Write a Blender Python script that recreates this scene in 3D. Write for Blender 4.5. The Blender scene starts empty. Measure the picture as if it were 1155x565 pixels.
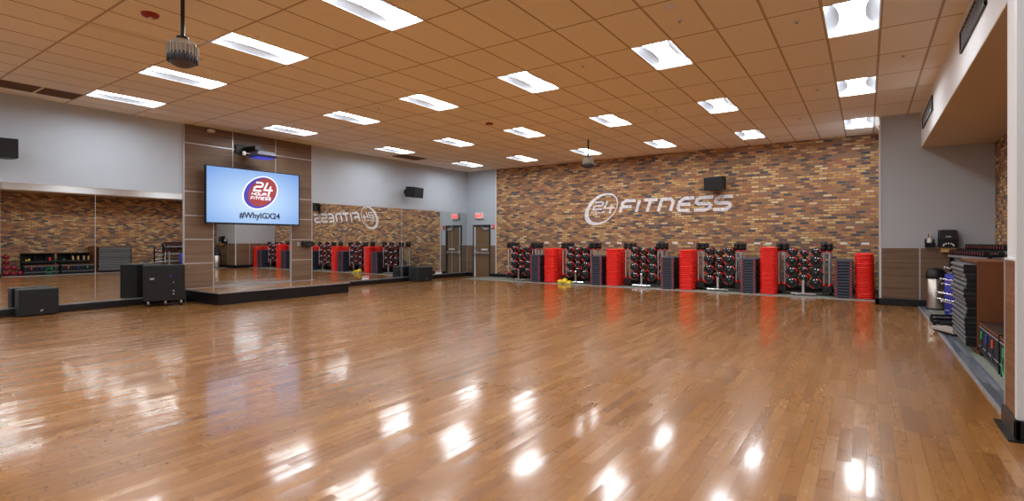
import bpy, math, random
from math import sin, cos, pi, radians
from mathutils import Vector, Matrix, Euler
random.seed(7)
SC = bpy.context.scene
COL = SC.collection
H = 4.32          # ceiling height
LW = -13.78       # left wall plane
BW = 16.97        # far wall plane
RY = 14.72        # return wall plane
GX0, GY0, GX, GY = -0.456, 8.583, 0.6101, 1.2107   # ceiling grid

# ------------------------------------------------------------------ materials
def s2l(c):
    return tuple(((v/255)/12.92 if v/255 <= .04045 else ((v/255+.055)/1.055)**2.4) for v in c)
class NT:
    def __init__(s, name):
        s.m = bpy.data.materials.new(name); s.m.use_nodes = True
        s.t = s.m.node_tree; s.n = s.t.nodes; s.b = s.n['Principled BSDF']
    def new(s, ty, **k):
        n = s.n.new(ty)
        for a, v in k.items(): setattr(n, a, v)
        return n
    def link(s, a, b): s.t.links.new(a, b)
    def inp(s, sock, v):
        if hasattr(v, 'is_linked') or hasattr(v, 'links'): s.link(v, sock)
        else: sock.default_value = v
    def math(s, op, a, b=0.0, c=0.0):
        n = s.new('ShaderNodeMath', operation=op)
        s.inp(n.inputs[0], a); s.inp(n.inputs[1], b); s.inp(n.inputs[2], c)
        return n.outputs[0]
    def mix(s, f, a, b, mode='MIX'):
        n = s.new('ShaderNodeMix', data_type='RGBA', blend_type=mode)
        s.inp(n.inputs[0], f)
        for i, v in ((6, a), (7, b)):
            if isinstance(v, tuple) and len(v) == 3: v = v+(1,)
            s.inp(n.inputs[i], v)
        return n.outputs[2]
    def coords(s):
        tc = s.new('ShaderNodeTexCoord'); sp = s.new('ShaderNodeSeparateXYZ')
        s.link(tc.outputs['Object'], sp.inputs[0]); return tc.outputs['Object'], sp.outputs
    def comb(s, x, y, z=0.0):
        n = s.new('ShaderNodeCombineXYZ')
        for i, v in enumerate((x, y, z)): s.inp(n.inputs[i], v)
        return n.outputs[0]
    def noise(s, vec, scale, detail=2.0, rough=.5):
        n = s.new('ShaderNodeTexNoise'); s.link(vec, n.inputs['Vector'])
        n.inputs['Scale'].default_value = scale; n.inputs['Detail'].default_value = detail
        n.inputs['Roughness'].default_value = rough
        return n.outputs['Fac']
    def ramp(s, f, stops, interp='LINEAR'):
        n = s.new('ShaderNodeValToRGB'); n.color_ramp.interpolation = interp
        e = n.color_ramp.elements
        while len(e) > 1: e.remove(e[-1])
        e[0].position = stops[0][0]; e[0].color = s2l(stops[0][1])+(1,)
        for p, c in stops[1:]:
            k = e.new(p); k.color = s2l(c)+(1,)
        s.link(f, n.inputs[0]); return n.outputs[0]
    def white(s, vec):
        n = s.new('ShaderNodeTexWhiteNoise', noise_dimensions='2D'); s.link(vec, n.inputs['Vector']); return n
    def bump(s, h, strength=.3, dist=.01):
        n = s.new('ShaderNodeBump'); n.inputs['Strength'].default_value = strength
        n.inputs['Distance'].default_value = dist; s.link(h, n.inputs['Height'])
        s.link(n.outputs[0], s.b.inputs['Normal'])

def mat(name, rgb, rough=.5, metal=0.0, var=.06, scale=30, bump=0.0, emit=None, es=0.0, coat=0.0):
    t = NT(name); co, _ = t.coords()
    c = s2l(rgb); n = t.noise(co, scale, 3)
    lo = tuple(v*(1-var) for v in c); hi = tuple(min(1, v*(1+var)) for v in c)
    t.link(t.mix(n, lo, hi), t.b.inputs['Base Color'])
    t.b.inputs['Roughness'].default_value = rough; t.b.inputs['Metallic'].default_value = metal
    t.b.inputs['Coat Weight'].default_value = coat
    if bump: t.bump(n, bump, .004)
    if emit:
        t.b.inputs['Emission Color'].default_value = s2l(emit)+(1,); t.b.inputs['Emission Strength'].default_value = es
    return t.m

def cells(t, a, b, wa, wb, half=False, jit=0.0):
    """rows of width wa along a, cells of length wb along b; returns (cell id vector, frac a, frac b)"""
    ra = t.math('DIVIDE', a, wa); row = t.math('FLOOR', ra); fa = t.math('FRACT', ra)
    if half: off = t.math('ADD', t.math('MULTIPLY', t.math('MODULO', t.math('ABSOLUTE', row), 2.0), .5), t.math('MULTIPLY', t.white(t.comb(row, 8.3)).outputs['Value'], .22))
    else:
        w = t.white(t.comb(row, 3.7)); off = t.math('MULTIPLY', w.outputs['Value'], 9.0)
    rb = t.math('ADD', t.math('DIVIDE', b, wb), off)
    cb = t.math('FLOOR', rb); fb = t.math('FRACT', rb)
    return t.comb(row, cb), fa, fb

def mat_floor(name='floor_boards'):
    t = NT(name); co, xyz = t.coords()
    wa, wb = .083, .72
    cid, fa, fb = cells(t, xyz[0], xyz[1], wa, wb)
    w = t.white(cid)
    base = t.ramp(w.outputs['Value'], [(0, (148, 98, 46)), (.12, (160, 109, 54)), (.5, (170, 117, 60)), (.88, (177, 124, 66)), (1, (186, 136, 78))])
    # grain along the board, shifted per board
    sh = t.new('ShaderNodeVectorMath', operation='MULTIPLY'); t.link(w.outputs['Color'], sh.inputs[0]); sh.inputs[1].default_value = (20, 20, 20)
    ad = t.new('ShaderNodeVectorMath', operation='ADD'); t.link(co, ad.inputs[0]); t.link(sh.outputs[0], ad.inputs[1])
    mp = t.new('ShaderNodeMapping'); t.link(ad.outputs[0], mp.inputs[0]); mp.inputs['Scale'].default_value = (14, 2.2, 1)
    g = t.noise(mp.outputs[0], 3.0, 5, .6)
    mp2 = t.new('ShaderNodeMapping'); t.link(ad.outputs[0], mp2.inputs[0]); mp2.inputs['Scale'].default_value = (5, 7, 1)
    mp3 = t.new('ShaderNodeMapping'); t.link(ad.outputs[0], mp3.inputs[0]); mp3.inputs['Scale'].default_value = (8, 15, 1)
    k = t.noise(mp3.outputs[0], 1.5, 4, .6)
    col = t.mix(t.math('MULTIPLY', t.math('SUBTRACT', 1.0, g), .55), base, t.mix(1.0, base, s2l((150, 120, 90)), 'MULTIPLY'))
    kn = t.math('MULTIPLY', t.math('GREATER_THAN', k, .60), t.math('MULTIPLY', t.math('SUBTRACT', k, .60), 5.0))
    kn = t.math('MINIMUM', kn, .6)
    col = t.mix(kn, col, s2l((84, 46, 22)))
    ea = t.math('MINIMUM', fa, t.math('SUBTRACT', 1.0, fa)); eb = t.math('MINIMUM', fb, t.math('SUBTRACT', 1.0, fb))
    gap = t.math('MAXIMUM', t.math('LESS_THAN', ea, .018), t.math('LESS_THAN', eb, .0022))
    col = t.mix(t.math('MULTIPLY', gap, .55), col, s2l((86, 50, 24)))
    t.link(col, t.b.inputs['Base Color'])
    ro = t.math('ADD', .20, t.math('MULTIPLY', t.white(t.comb(t.math('ADD', t.math('FLOOR', t.math('DIVIDE', xyz[0], wa)), 40.5), t.math('FLOOR', t.math('DIVIDE', xyz[1], wb)))).outputs['Value'], .08))
    t.link(t.math('ADD', ro, t.math('MULTIPLY', g, .06)), t.b.inputs['Roughness'])
    t.b.inputs['Specular IOR Level'].default_value = .3; t.b.inputs['Coat Weight'].default_value = .75; t.b.inputs['Coat IOR'].default_value = 1.4; t.b.inputs['Coat Roughness'].default_value = .105
    # each board lies at its own very slight tilt
    geo = t.new('ShaderNodeNewGeometry')
    sb = t.new('ShaderNodeVectorMath', operation='SUBTRACT'); t.link(w.outputs['Color'], sb.inputs[0]); sb.inputs[1].default_value = (.5, .5, .5)
    ml = t.new('ShaderNodeVectorMath', operation='MULTIPLY'); t.link(sb.outputs[0], ml.inputs[0]); ml.inputs[1].default_value = (.026, .010, 0)
    cu = t.comb(t.math('MULTIPLY', t.math('SUBTRACT', fa, .5), .008), t.math('MULTIPLY', t.math('SUBTRACT', t.noise(mp2.outputs[0], .8, 2), .5), .014), 0.0)
    a2 = t.new('ShaderNodeVectorMath', operation='ADD'); t.link(ml.outputs[0], a2.inputs[0]); t.link(cu, a2.inputs[1])
    an = t.new('ShaderNodeVectorMath', operation='ADD'); t.link(geo.outputs['Normal'], an.inputs[0]); t.link(a2.outputs[0], an.inputs[1])
    nn = t.new('ShaderNodeVectorMath', operation='NORMALIZE'); t.link(an.outputs[0], nn.inputs[0])
    t.link(nn.outputs[0], t.b.inputs['Normal']); t.link(nn.outputs[0], t.b.inputs['Coat Normal'])
    return t.m

BR = [(0, (92, 78, 70)), (.09, (140, 92, 44)), (.24, (184, 122, 56)), (.42, (222, 160, 74)), (.62, (200, 134, 62)), (.72, (234, 188, 108)), (.85, (160, 122, 78)), (.92, (188, 108, 48)), (.96, (246, 214, 152))]
def brick_nodes(t, a, z):
    cid, fz, fa = cells(t, z, a, .0690, .218, half=True)
    w = t.white(cid)
    ez = t.math('MINIMUM', fz, t.math('SUBTRACT', 1.0, fz)); ea = t.math('MINIMUM', fa, t.math('SUBTRACT', 1.0, fa))
    mort = t.math('MAXIMUM', t.math('LESS_THAN', ez, .165), t.math('LESS_THAN', ea, .055))
    return w, mort
def mat_brick(name, axis):
    t = NT(name); co, xyz = t.coords()
    w, mort = brick_nodes(t, xyz[axis], xyz[2])
    c = t.ramp(w.outputs['Value'], BR, 'CONSTANT')
    n = t.noise(co, 45, 4, .6)
    c = t.mix(.35, c, t.ramp(n, [(.3, (120, 105, 95)), (.7, (255, 245, 230))]), 'MULTIPLY')
    c = t.mix(mort, c, s2l((116, 114, 118)))
    t.link(c, t.b.inputs['Base Color']); t.b.inputs['Roughness'].default_value = .8
    t.bump(t.math('ADD', t.math('MULTIPLY', t.math('SUBTRACT', 1.0, mort), 1.0), t.math('MULTIPLY', n, .3)), .6, .012)
    return t.m
def mat_paint_on_brick():
    t = NT('white_paint_on_brick'); co, xyz = t.coords()
    w, mort = brick_nodes(t, xyz[0], xyz[2])
    c = t.ramp(w.outputs['Value'], [(0, (236, 238, 246)), (.4, (246, 247, 250)), (.75, (254, 254, 255))], 'CONSTANT')
    c = t.mix(t.math('MULTIPLY', mort, .35), c, s2l((150, 146, 150)))
    c = t.mix(t.math('MULTIPLY', t.math('GREATER_THAN', t.noise(co, 26, 4), .6), .5), c, s2l((150, 120, 92)))
    t.link(c, t.b.inputs['Base Color']); t.b.inputs['Roughness'].default_value = .7
    return t.m
def mat_ceiling():
    t = NT('ceiling_tile'); co, xyz = t.coords()
    fx = t.math('FRACT', t.math('DIVIDE', t.math('SUBTRACT', xyz[0], GX0), GX)); fy = t.math('FRACT', t.math('DIVIDE', t.math('SUBTRACT', xyz[1], GY0), GY))
    ex = t.math('MULTIPLY', t.math('MINIMUM', fx, t.math('SUBTRACT', 1.0, fx)), GX); ey = t.math('MULTIPLY', t.math('MINIMUM', fy, t.math('SUBTRACT', 1.0, fy)), GY)
    e = t.math('MINIMUM', ex, ey)
    bar = t.math('LESS_THAN', e, .010); groove_shade = t.math('LESS_THAN', e, .015)
    ix = t.math('FLOOR', t.math('DIVIDE', t.math('SUBTRACT', xyz[0], GX0), GX)); iy = t.math('FLOOR', t.math('DIVIDE', t.math('SUBTRACT', xyz[1], GY0), GY))
    w = t.white(t.comb(ix, iy))
    c = t.ramp(w.outputs['Value'], [(0, (241, 237, 226)), (1, (246, 242, 231))])
    n = t.noise(co, 160, 2)
    c = t.mix(.12, c, t.ramp(n, [(.35, (120, 110, 100)), (.6, (255, 255, 255))]), 'MULTIPLY')
    c = t.mix(groove_shade, c, s2l((150, 132, 112))); c = t.mix(bar, c, s2l((188, 170, 150)))  # shadow along the grid painted as darker tan-grey lines
    t.link(c, t.b.inputs['Base Color']); t.b.inputs['Roughness'].default_value = .85
    t.bump(t.math('SUBTRACT', 1.0, groove_shade), .5, .006)
    return t.m
def mat_laminate(name, ax_along, ax_across, rgbs=((92, 70, 54), (120, 96, 76), (136, 110, 88)), rough=.45):
    """wood laminate with fine grain along one axis (0,1,2)"""
    t = NT(name); co, xyz = t.coords()
    sc = [6, 6, 6]; sc[ax_along] = .8; sc[ax_across] = 46
    mp = t.new('ShaderNodeMapping'); t.link(co, mp.inputs[0]); mp.inputs['Scale'].default_value = sc
    n = t.noise(mp.outputs[0], 1.0, 5, .6)
    t.link(t.ramp(n, [(.3, rgbs[0]), (.5, rgbs[1]), (.72, rgbs[2])]), t.b.inputs['Base Color'])
    t.b.inputs['Roughness'].default_value = rough
    return t.m
def mat_rubber(name, a=(92, 96, 88), b=(158, 162, 146), rough=.75):
    t = NT(name); co, _ = t.coords()
    n = t.noise(co, 90, 3, .7); t.link(t.ramp(n, [(.35, a), (.65, b)]), t.b.inputs['Base Color'])
    t.b.inputs['Roughness'].default_value = rough; return t.m
def mat_strip():
    t = NT('grey_vinyl_strip'); co, xyz = t.coords()
    cid, fa, fb = cells(t, xyz[0], xyz[1], .052, .6)
    w = t.white(cid)
    mp = t.new('ShaderNodeMapping'); t.link(co, mp.inputs[0]); mp.inputs['Scale'].default_value = (60, 4, 1)
    n = t.noise(mp.outputs[0], 1.5, 4, .6)
    c = t.ramp(w.outputs['Value'], [(0, (74, 80, 92)), (.5, (112, 118, 128)), (1, (142, 146, 154))])
    c = t.mix(.5, c, t.ramp(n, [(.35, (90, 90, 96)), (.65, (255, 255, 255))]), 'MULTIPLY')
    c = t.mix(t.math('LESS_THAN', fa, .06), c, s2l((60, 62, 70)))
    t.link(c, t.b.inputs['Base Color']); t.b.inputs['Roughness'].default_value = .4
    return t.m
def mat_mirror():
    t = NT('mirror_glass'); co, _ = t.coords()
    n = t.noise(co, 1.5, 1)
    t.link(t.mix(n, (.74, .77, .765), (.76, .785, .78)), t.b.inputs['Base Color'])
    t.b.inputs['Metallic'].default_value = 1; t.b.inputs['Roughness'].default_value = .0
    return t.m
def mat_screen():
    t = NT('lit_screen'); co, xyz = t.coords()
    # the picture shown: pale blue, lighter in the middle
    dy = t.math('DIVIDE', xyz[1], 1.28); dz = t.math('DIVIDE', t.math('ADD', xyz[2], .1), .72)
    r = t.math('SQRT', t.math('ADD', t.math('MULTIPLY', dy, dy), t.math('MULTIPLY', dz, dz)))
    c = t.ramp(t.math('MULTIPLY', r, .7), [(0, (196, 216, 240)), (.45, (160, 190, 228)), (1, (104, 146, 206))])
    t.b.inputs['Base Color'].default_value = (.01, .01, .012, 1); t.b.inputs['Roughness'].default_value = .3
    t.link(c, t.b.inputs['Emission Color']); t.b.inputs['Emission Strength'].default_value = .62
    return t.m
def mat_blade():
    t = NT('clear_blade'); co, _ = t.coords()
    t.b.inputs['Base Color'].default_value = s2l((200, 190, 170))+(1,); t.b.inputs['Roughness'].default_value = .25
    t.b.inputs['Alpha'].default_value = .16
    n = t.noise(co, 9, 1); t.link(t.math('ADD', .2, t.math('MULTIPLY', n, .1)), t.b.inputs['Roughness'])
    return t.m

LAMP = 17.0
Mt = dict(
 floor=mat_floor(), brick=mat_brick('brick_wall_far', 0), brick_y=mat_brick('brick_wall_alcove', 1),
 logo=mat_paint_on_brick(), ceil=mat_ceiling(),
 wall=mat('grey_wall_paint', (184, 195, 206), .75, var=.02, scale=3),
 wall2=mat('warm_grey_wall_paint', (184, 190, 196), .75, var=.02, scale=3),
 white=mat('white_wall_paint', (226, 226, 228), .7, var=.02, scale=3),
 soffit=mat('soffit_bounce_tan', (206, 192, 170), .8, var=.03, scale=2),  # warm bounce from the floor put into the underside colour
 lamY=mat_laminate('walnut_laminate_left', 1, 2), lamX=mat_laminate('walnut_laminate_far', 0, 2),
 lamZ=mat_laminate('walnut_laminate_door', 2, 0, ((94, 74, 54), (122, 98, 72), (140, 114, 88))),
 lamC=mat_laminate('walnut_laminate_column', 1, 2, ((96, 62, 38), (128, 86, 56), (150, 104, 72))),
 metal_trim=mat('satin_aluminium_trim', (206, 208, 212), .35, .6, .03),
 whitetrim=mat('white_corner_trim', (222, 224, 226), .5, var=.02),
 base=mat('black_vinyl_base', (14, 15, 19), .35, var=.1),
 mirror=mat_mirror(), screen=mat_screen(),
 rubber=mat_rubber('grey_green_rubber'), strip=mat_strip(),
 black=mat('black_plastic', (8, 8, 9), .5, var=.12),
 blacks=mat('black_textured_paint', (8, 8, 9), .65, var=.15, scale=200, bump=.2),
 dark=mat('dark_charcoal', (34, 40, 44), .5, var=.15),
 step=mat('charcoal_step_plastic', (66, 76, 94), .5, var=.1),
 stepa=mat('lit_grey_step_plastic', (98, 100, 104), .55, var=.1),  # dark platforms, with the light on their sides put into the grey
 red=mat('red_plastic', (248, 44, 32), .38, var=.06),
 redd=mat('dark_red_plastic', (150, 20, 22), .4, var=.08),
 chrome=mat('chrome', (214, 216, 222), .18, 1, .03),
 steel=mat('brushed_steel', (196, 188, 178), .3, 1, .06),
 wframe=mat('white_metal', (228, 229, 230), .4, var=.02),
 lens=mat('lamp_lens', (250, 250, 250), .5, emit=(243, 250, 255), es=LAMP),
 lobe=mat('side_reflector_glow', (170, 176, 186), .6, emit=(226, 232, 244), es=.06),  # side reflectors: faint emission stands in for light thrown by the lens
 grille=mat('dark_grille', (40, 38, 40), .5, var=.1), tan_grille=mat('brown_ceiling_grille', (118, 92, 76), .7, var=.1, scale=120),
 deck=None, fan=mat('grey_fan_housing', (176, 170, 156), .5, var=.05), fand=mat('dark_grey_fan_ring', (74, 74, 84), .5, var=.08),
 blade=mat_blade(), pole=mat('dark_steel_pole', (62, 64, 68), .35, .7),
 blue=mat('blue_foam', (56, 58, 168), .6, var=.08), bluelamp=mat('blue_housing', (60, 72, 190), .3, emit=(40, 60, 220), es=.3),
 exitred=mat('exit_red', (230, 60, 60), .5, emit=(255, 60, 50), es=1.1), exitw=mat('exit_housing', (236, 230, 228), .5),
 paper=mat('white_paper', (236, 236, 236), .7), towel=mat('kraft_paper', (208, 170, 110), .8, var=.08),
 mdf=mat('brown_hardboard', (118, 66, 30), .55, var=.1, scale=14), yellow=mat('yellow_fabric', (226, 196, 44), .7, var=.1),
 maroon=mat('maroon_vinyl', (134, 18, 44), .3, var=.06), green=mat('green_rubber', (30, 168, 92), .45), orange=mat('orange_rubber', (238, 86, 30), .45),
 silver=mat('silver_paint', (176, 180, 186), .35, .5), board=mat('grey_board', (168, 158, 150), .5, var=.06),
 navy=mat('navy_ink', (26, 24, 46), .5, emit=(26, 24, 52), es=.5),
 purple=mat('purple_ink', (50, 44, 120), .5, emit=(76, 66, 176), es=.4), rust=mat('rust_red_ink', (120, 44, 44), .5, emit=(150, 62, 62), es=.4),
 inkw=mat('white_ink', (240, 244, 250), .5, emit=(226, 236, 250), es=.62),
)
Mt['stagefloor'] = Mt['floor']
Mt['lamD'] = mat_laminate('dark_slatted_shelf_wood', 1, 0, ((34, 22, 16), (52, 34, 25), (66, 45, 34)))

# ------------------------------------------------------------------ mesh builder
class MB:
    def __init__(s): s.v = []; s.f = []; s.mi = []; s.sm = []; s.mats = []
    def m(s, mt):
        if isinstance(mt, str): mt = Mt[mt]
        if mt not in s.mats: s.mats.append(mt)
        return s.mats.index(mt)
    def add(s, vs, fs, mt, smooth=False, M=None):
        o = len(s.v); i = s.m(mt)
        for p in vs:
            p = Vector(p)
            s.v.append(tuple(M @ p if M else p))
        for f in fs: s.f.append([o+k for k in f]); s.mi.append(i); s.sm.append(smooth)
        return s
    def box(s, x0, y0, z0, x1, y1, z1, mt, bev=0.0, M=None):
        if bev <= 0:
            vs = [(x, y, z) for z in (z0, z1) for y in (y0, y1) for x in (x0, x1)]
            fs = [(0, 2, 3, 1), (4, 5, 7, 6), (0, 1, 5, 4), (2, 6, 7, 3), (0, 4, 6, 2), (1, 3, 7, 5)]
            return s.add(vs, fs, mt, False, M)
        b = min(bev, (x1-x0)/2.01, (y1-y0)/2.01, (z1-z0)/2.01)
        prof = [(b, z0), (0, z0+b), (0, z1-b), (b, z1)]
        rings = []
        for ins, z in prof:
            c = b
            X0, X1, Y0, Y1 = x0+ins, x1-ins, y0+ins, y1-ins
            c = b if ins == 0 else b*.4
            rings.append([(X0+c, Y0, z), (X1-c, Y0, z), (X1, Y0+c, z), (X1, Y1-c, z), (X1-c, Y1, z), (X0+c, Y1, z), (X0, Y1-c, z), (X0, Y0+c, z)])
        return s.loft(rings, mt, False, M)
    def loft(s, rings, mt, smooth=False, M=None, cap=True):
        n = len(rings[0]); vs = [p for r in rings for p in r]; fs = []
        for k in range(len(rings)-1):
            for i in range(n):
                j = (i+1) % n
                fs.append((k*n+i, k*n+j, (k+1)*n+j, (k+1)*n+i))
        s.add(vs, fs, mt, smooth, M)
        if cap:
            s.add(rings[0], [tuple(reversed(range(n)))], mt, False, M); s.add(rings[-1], [tuple(range(n))], mt, False, M)
        return s
    def lathe(s, prof, mt, n=20, M=None, cap=True, smooth=True):
        rings = [[(r*cos(2*pi*i/n), r*sin(2*pi*i/n), z) for i in range(n)] for r, z in prof]
        return s.loft(rings, mt, smooth, M, cap)
    def tube(s, a, b, r, mt, n=10, r2=None):
        a, b = Vector(a), Vector(b); d = b-a; L = d.length
        M = Matrix.Translation(a) @ d.to_track_quat('Z', 'Y').to_matrix().to_4x4()
        return s.lathe([(r, 0), (r if r2 is None else r2, L)], mt, n, M)
    def sphere(s, c, r, mt, n=14, sz=1.0):
        k = n//2
        prof = [(max(r*sin(pi*i/k), r*.02), -r*cos(pi*i/k)*sz) for i in range(k+1)]
        return s.lathe(prof, mt, n, Matrix.Translation(c))
    def prism(s, pts, z0, z1, mt, M=None):
        """pts: ccw polygon in local xy, extruded in z"""
        return s.loft([[(x, y, z0) for x, y in pts], [(x, y, z1) for x, y in pts]], mt, False, M)
    def torus(s, R, r, mt, M=None, n=24, k=8, a0=0, a1=2*pi):
        full = abs(a1-a0-2*pi) < 1e-6; rings = []
        N = n if full else n+1
        for i in range(N):
            a = a0+(a1-a0)*i/n
            rings.append([((R+r*cos(2*pi*j/k))*cos(a), (R+r*cos(2*pi*j/k))*sin(a), r*sin(2*pi*j/k)) for j in range(k)])
        if full: rings.append(rings[0])
        return s.loft(rings, mt, True, M, cap=not full)
    def stroke(s, pts, w, t0, t1, mt, M, closed=False):
        """ribbon of width w along a 2D polyline, extruded t0..t1; M maps (x, y, depth)"""
        n = len(pts); L = []; R_ = []
        for i in range(n):
            p = Vector(pts[i])
            a = Vector(pts[(i-1) % n]) if (closed or i > 0) else None
            b = Vector(pts[(i+1) % n]) if (closed or i < n-1) else None
            d1 = (p-a).normalized() if a is not None else None; d2 = (b-p).normalized() if b is not None else None
            if d1 is None: d1 = d2
            if d2 is None: d2 = d1
            n1 = Vector((-d1.y, d1.x)); n2 = Vector((-d2.y, d2.x)); m = (n1+n2)
            m = m.normalized(); k = min(1/max(m.dot(n1), .35), 1.8)
            L.append(p+m*k*w/2); R_.append(p-m*k*w/2)
        rng = range(n if closed else n-1)
        for i in rng:
            j = (i+1) % n
            q = [R_[i], R_[j], L[j], L[i]]
            s.prism([(v.x, v.y) for v in q], t0, t1+i*.00013, mt, M)
        return s
    def build(s, name, parent=None, loc=None):
        me = bpy.data.meshes.new(name)
        vs = s.v
        if loc is not None: vs = [(x-loc[0], y-loc[1], z-loc[2]) for x, y, z in vs]
        me.from_pydata(vs, [], s.f)
        for m_ in s.mats: me.materials.append(m_)
        me.polygons.foreach_set('material_index', s.mi); me.polygons.foreach_set('use_smooth', s.sm)
        me.update()
        o = bpy.data.objects.new(name, me); COL.objects.link(o)
        if loc is not None: o.location = loc
        if parent is not None: o.parent = parent
        return o

def tag(o, label, cat, group=None, kind=None):
    o['label'] = label; o['category'] = cat
    if group: o['group'] = group
    if kind: o['kind'] = kind
    return o
def struct(mb, name, label, cat):
    return tag(mb.build(name), label, cat, kind='structure')
def thing(name, label, cat, loc=(0, 0, 0), rz=0.0, group=None):
    o = bpy.data.objects.new(name, None); COL.objects.link(o); o.location = loc; o.rotation_euler = (0, 0, rz)
    o.empty_display_size = .1
    return tag(o, label, cat, group)
def dup(root, loc, rz=None, label=None, group=None):
    r = root.copy(); COL.objects.link(r); r.location = loc
    if rz is not None: r.rotation_euler = (0, 0, rz)
    if label: r['label'] = label
    if group: r['group'] = group
    for ch in list(root.children):
        c = ch.copy(); COL.objects.link(c); c.parent = r
        for g in ch.children:
            d = g.copy(); COL.objects.link(d); d.parent = c
    return r
ORD = ['first', 'second', 'third', 'fourth', 'fifth', 'sixth', 'seventh', 'eighth', 'ninth', 'tenth', 'eleventh', 'twelfth', 'thirteenth', 'fourteenth', 'fifteenth', 'sixteenth', 'seventeenth', 'eighteenth', 'nineteenth', 'twentieth',
       'twenty-first', 'twenty-second', 'twenty-third', 'twenty-fourth', 'twenty-fifth', 'twenty-sixth', 'twenty-seventh', 'twenty-eighth']

# ------------------------------------------------------------------ camera
cam = bpy.data.cameras.new('camera'); co = bpy.data.objects.new('camera', cam); COL.objects.link(co); SC.camera = co
co.location = (0, 0, 1.475); co.rotation_euler = (pi/2, 0, .5967)
cam.sensor_width = 36; cam.lens = 588.4/1155*36; cam.shift_x = 0; cam.shift_y = -(282.5-271.05)/1155
cam.clip_start = .05; cam.clip_end = 200

# ------------------------------------------------------------------ room shell
BACK = -5.0; RX = 5.0; AX = 2.23
struct(MB().box(LW-.1, BACK-.1, -.1, RX+.1, BW+.1, 0, 'floor'), 'floor', 'glossy brown maple strip floor', 'floor')
# lamps grid cells
lamps = []
for i in (-20, -16, -12, -8, -4, 0):
    for j in (-4, -1, 2, 5): lamps.append((i, j))
for i in (-20, -16, -12, -8, -4, 0, 4):
    for j in (-7, -10): lamps.append((i, j))
L = set(lamps)
c = MB()
imin = -22; imax = 8; jmin = -12; jmax = 6
for i in range(imin, imax+1):
    for j in range(jmin, jmax+1):
        if (i, j) in L: continue
        x0 = max(GX0+i*GX, LW-.05); x1 = min(GX0+(i+1)*GX, RX); y0 = max(GY0+j*GY, BACK); y1 = min(GY0+(j+1)*GY, BW+.05)
        if x1 <= x0 or y1 <= y0: continue
        c.add([(x0, y0, H), (x1, y0, H), (x1, y1, H), (x0, y1, H)], [(0, 3, 2, 1)], 'ceil')
c.box(LW-.1, BACK-.1, H+.35, RX+.1, BW+.1, H+.4, 'white')
struct(c, 'ceiling', 'tan suspended ceiling of rectangular tiles in a thin grid', 'ceiling')
struct(MB().box(LW-.12, BACK-.1, 0, LW, BW+.1, H+.35, 'wall'), 'wall_left', 'pale grey wall above the mirrors', 'wall')
struct(MB().box(LW, BACK-.12, 0, RX, BACK, H+.35, 'wall'), 'wall_rear', 'grey wall behind the viewer', 'wall')
struct(MB().box(RX, BACK, 0, RX+.1, 5.3, H+.35, 'wall'), 'wall_right', 'grey wall at the right behind the viewer', 'wall')
# far wall: painted piece with the door opening, then brick
DX0, DX1, DH = -13.42, -12.62, 2.07
w = MB()
w.box(LW, BW, 0, DX0, BW+.12, H+.35, 'wall'); w.box(DX1, BW, 0, -12.29, BW+.12, H+.35, 'wall'); w.box(DX0, BW, DH, DX1, BW+.12, H+.35, 'wall')
w.box(DX0-.02, BW+.3, 0, DX1+.02, BW+.34, DH+.05, 'wall')
struct(w, 'wall_door', 'pale grey painted wall strip around the exit door', 'wall')
struct(MB().box(-12.28, BW-.02, 0, .27, BW+.12, H+.35, 'brick'), 'wall_far', 'long multicoloured brown and tan brick wall', 'wall')
# wainscot pieces on the door wall
for n, (a, b) in enumerate(((LW+.001, DX0-.05), (DX1+.05, -12.29))):
    m = MB(); m.box(a, BW-.015, .14, b, BW, 1.27, 'lamX'); m.box(a, BW-.019, 1.27, b, BW, 1.29, 'metal_trim')
    struct(m, 'trim_%d' % (n+1), ('brown laminate wainscot left of the exit door', 'brown laminate wainscot between exit door and brick wall')[n], 'wainscot')
struct(MB().box(-12.31, BW-.03, .14, -12.27, BW-.005, H-.001, 'whitetrim'), 'trim_3', 'white vertical edge trim where the brick wall starts at the left', 'trim')
# return wall (side face and front face), alcove walls, soffit
m = MB(); m.box(.27, RY, 0, AX+.1, BW+.1, H+.35, 'wall2')
struct(m, 'wall_return', 'warm grey wall beside the alcove with wood below', 'wall')
m = MB()
px = [.275, .985, 1.6, AX]
for a, b in zip(px[:-1], px[1:]):
    m.box(a+.012, RY-.015, .15, b-.012, RY, 1.30, 'lamX'); m.box(a-.012+(.012 if a == px[0] else 0), RY-.018, .15, a+.012, RY, 1.30, 'metal_trim')
m.box(.275, RY-.02, 1.30, AX, RY, 1.315, 'metal_trim')
struct(m, 'trim_4', 'brown laminate wainscot on the grey return wall', 'wainscot')
m = MB()
py = [RY, RY+.75, RY+1.5, BW-.03]
for a, b in zip(py[:-1], py[1:]):
    m.box(.255, a+.012, .15, .27, b-.012, 1.30, 'lamY'); m.box(.252, b-.012, .15, .27, b+.012, 1.30, 'metal_trim')
m.box(.25, RY, 1.30, .27, BW-.03, 1.315, 'metal_trim')
struct(m, 'trim_5', 'brown laminate wainscot on the side face beside the brick', 'wainscot')
struct(MB().box(.245, RY-.022, .15, .277, RY+.02, H-.001, 'whitetrim'), 'trim_6', 'white vertical corner guard at the end of the brick wall', 'trim')
m = MB(); m.box(.17, RY-.09, 0, AX, RY-.02, .15, 'base', .01); m.box(.17, RY-.09, 0, .25, BW-.03, .15, 'base', .01)
struct(m, 'baseboard_return', 'black vinyl baseboard under the return wall', 'baseboard')
struct(MB().box(AX, 5.3, 0, AX+.12, RY, H+.35, 'brick_y'), 'wall_alcove', 'brick wall at the back of the storage alcove', 'wall')
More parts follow.
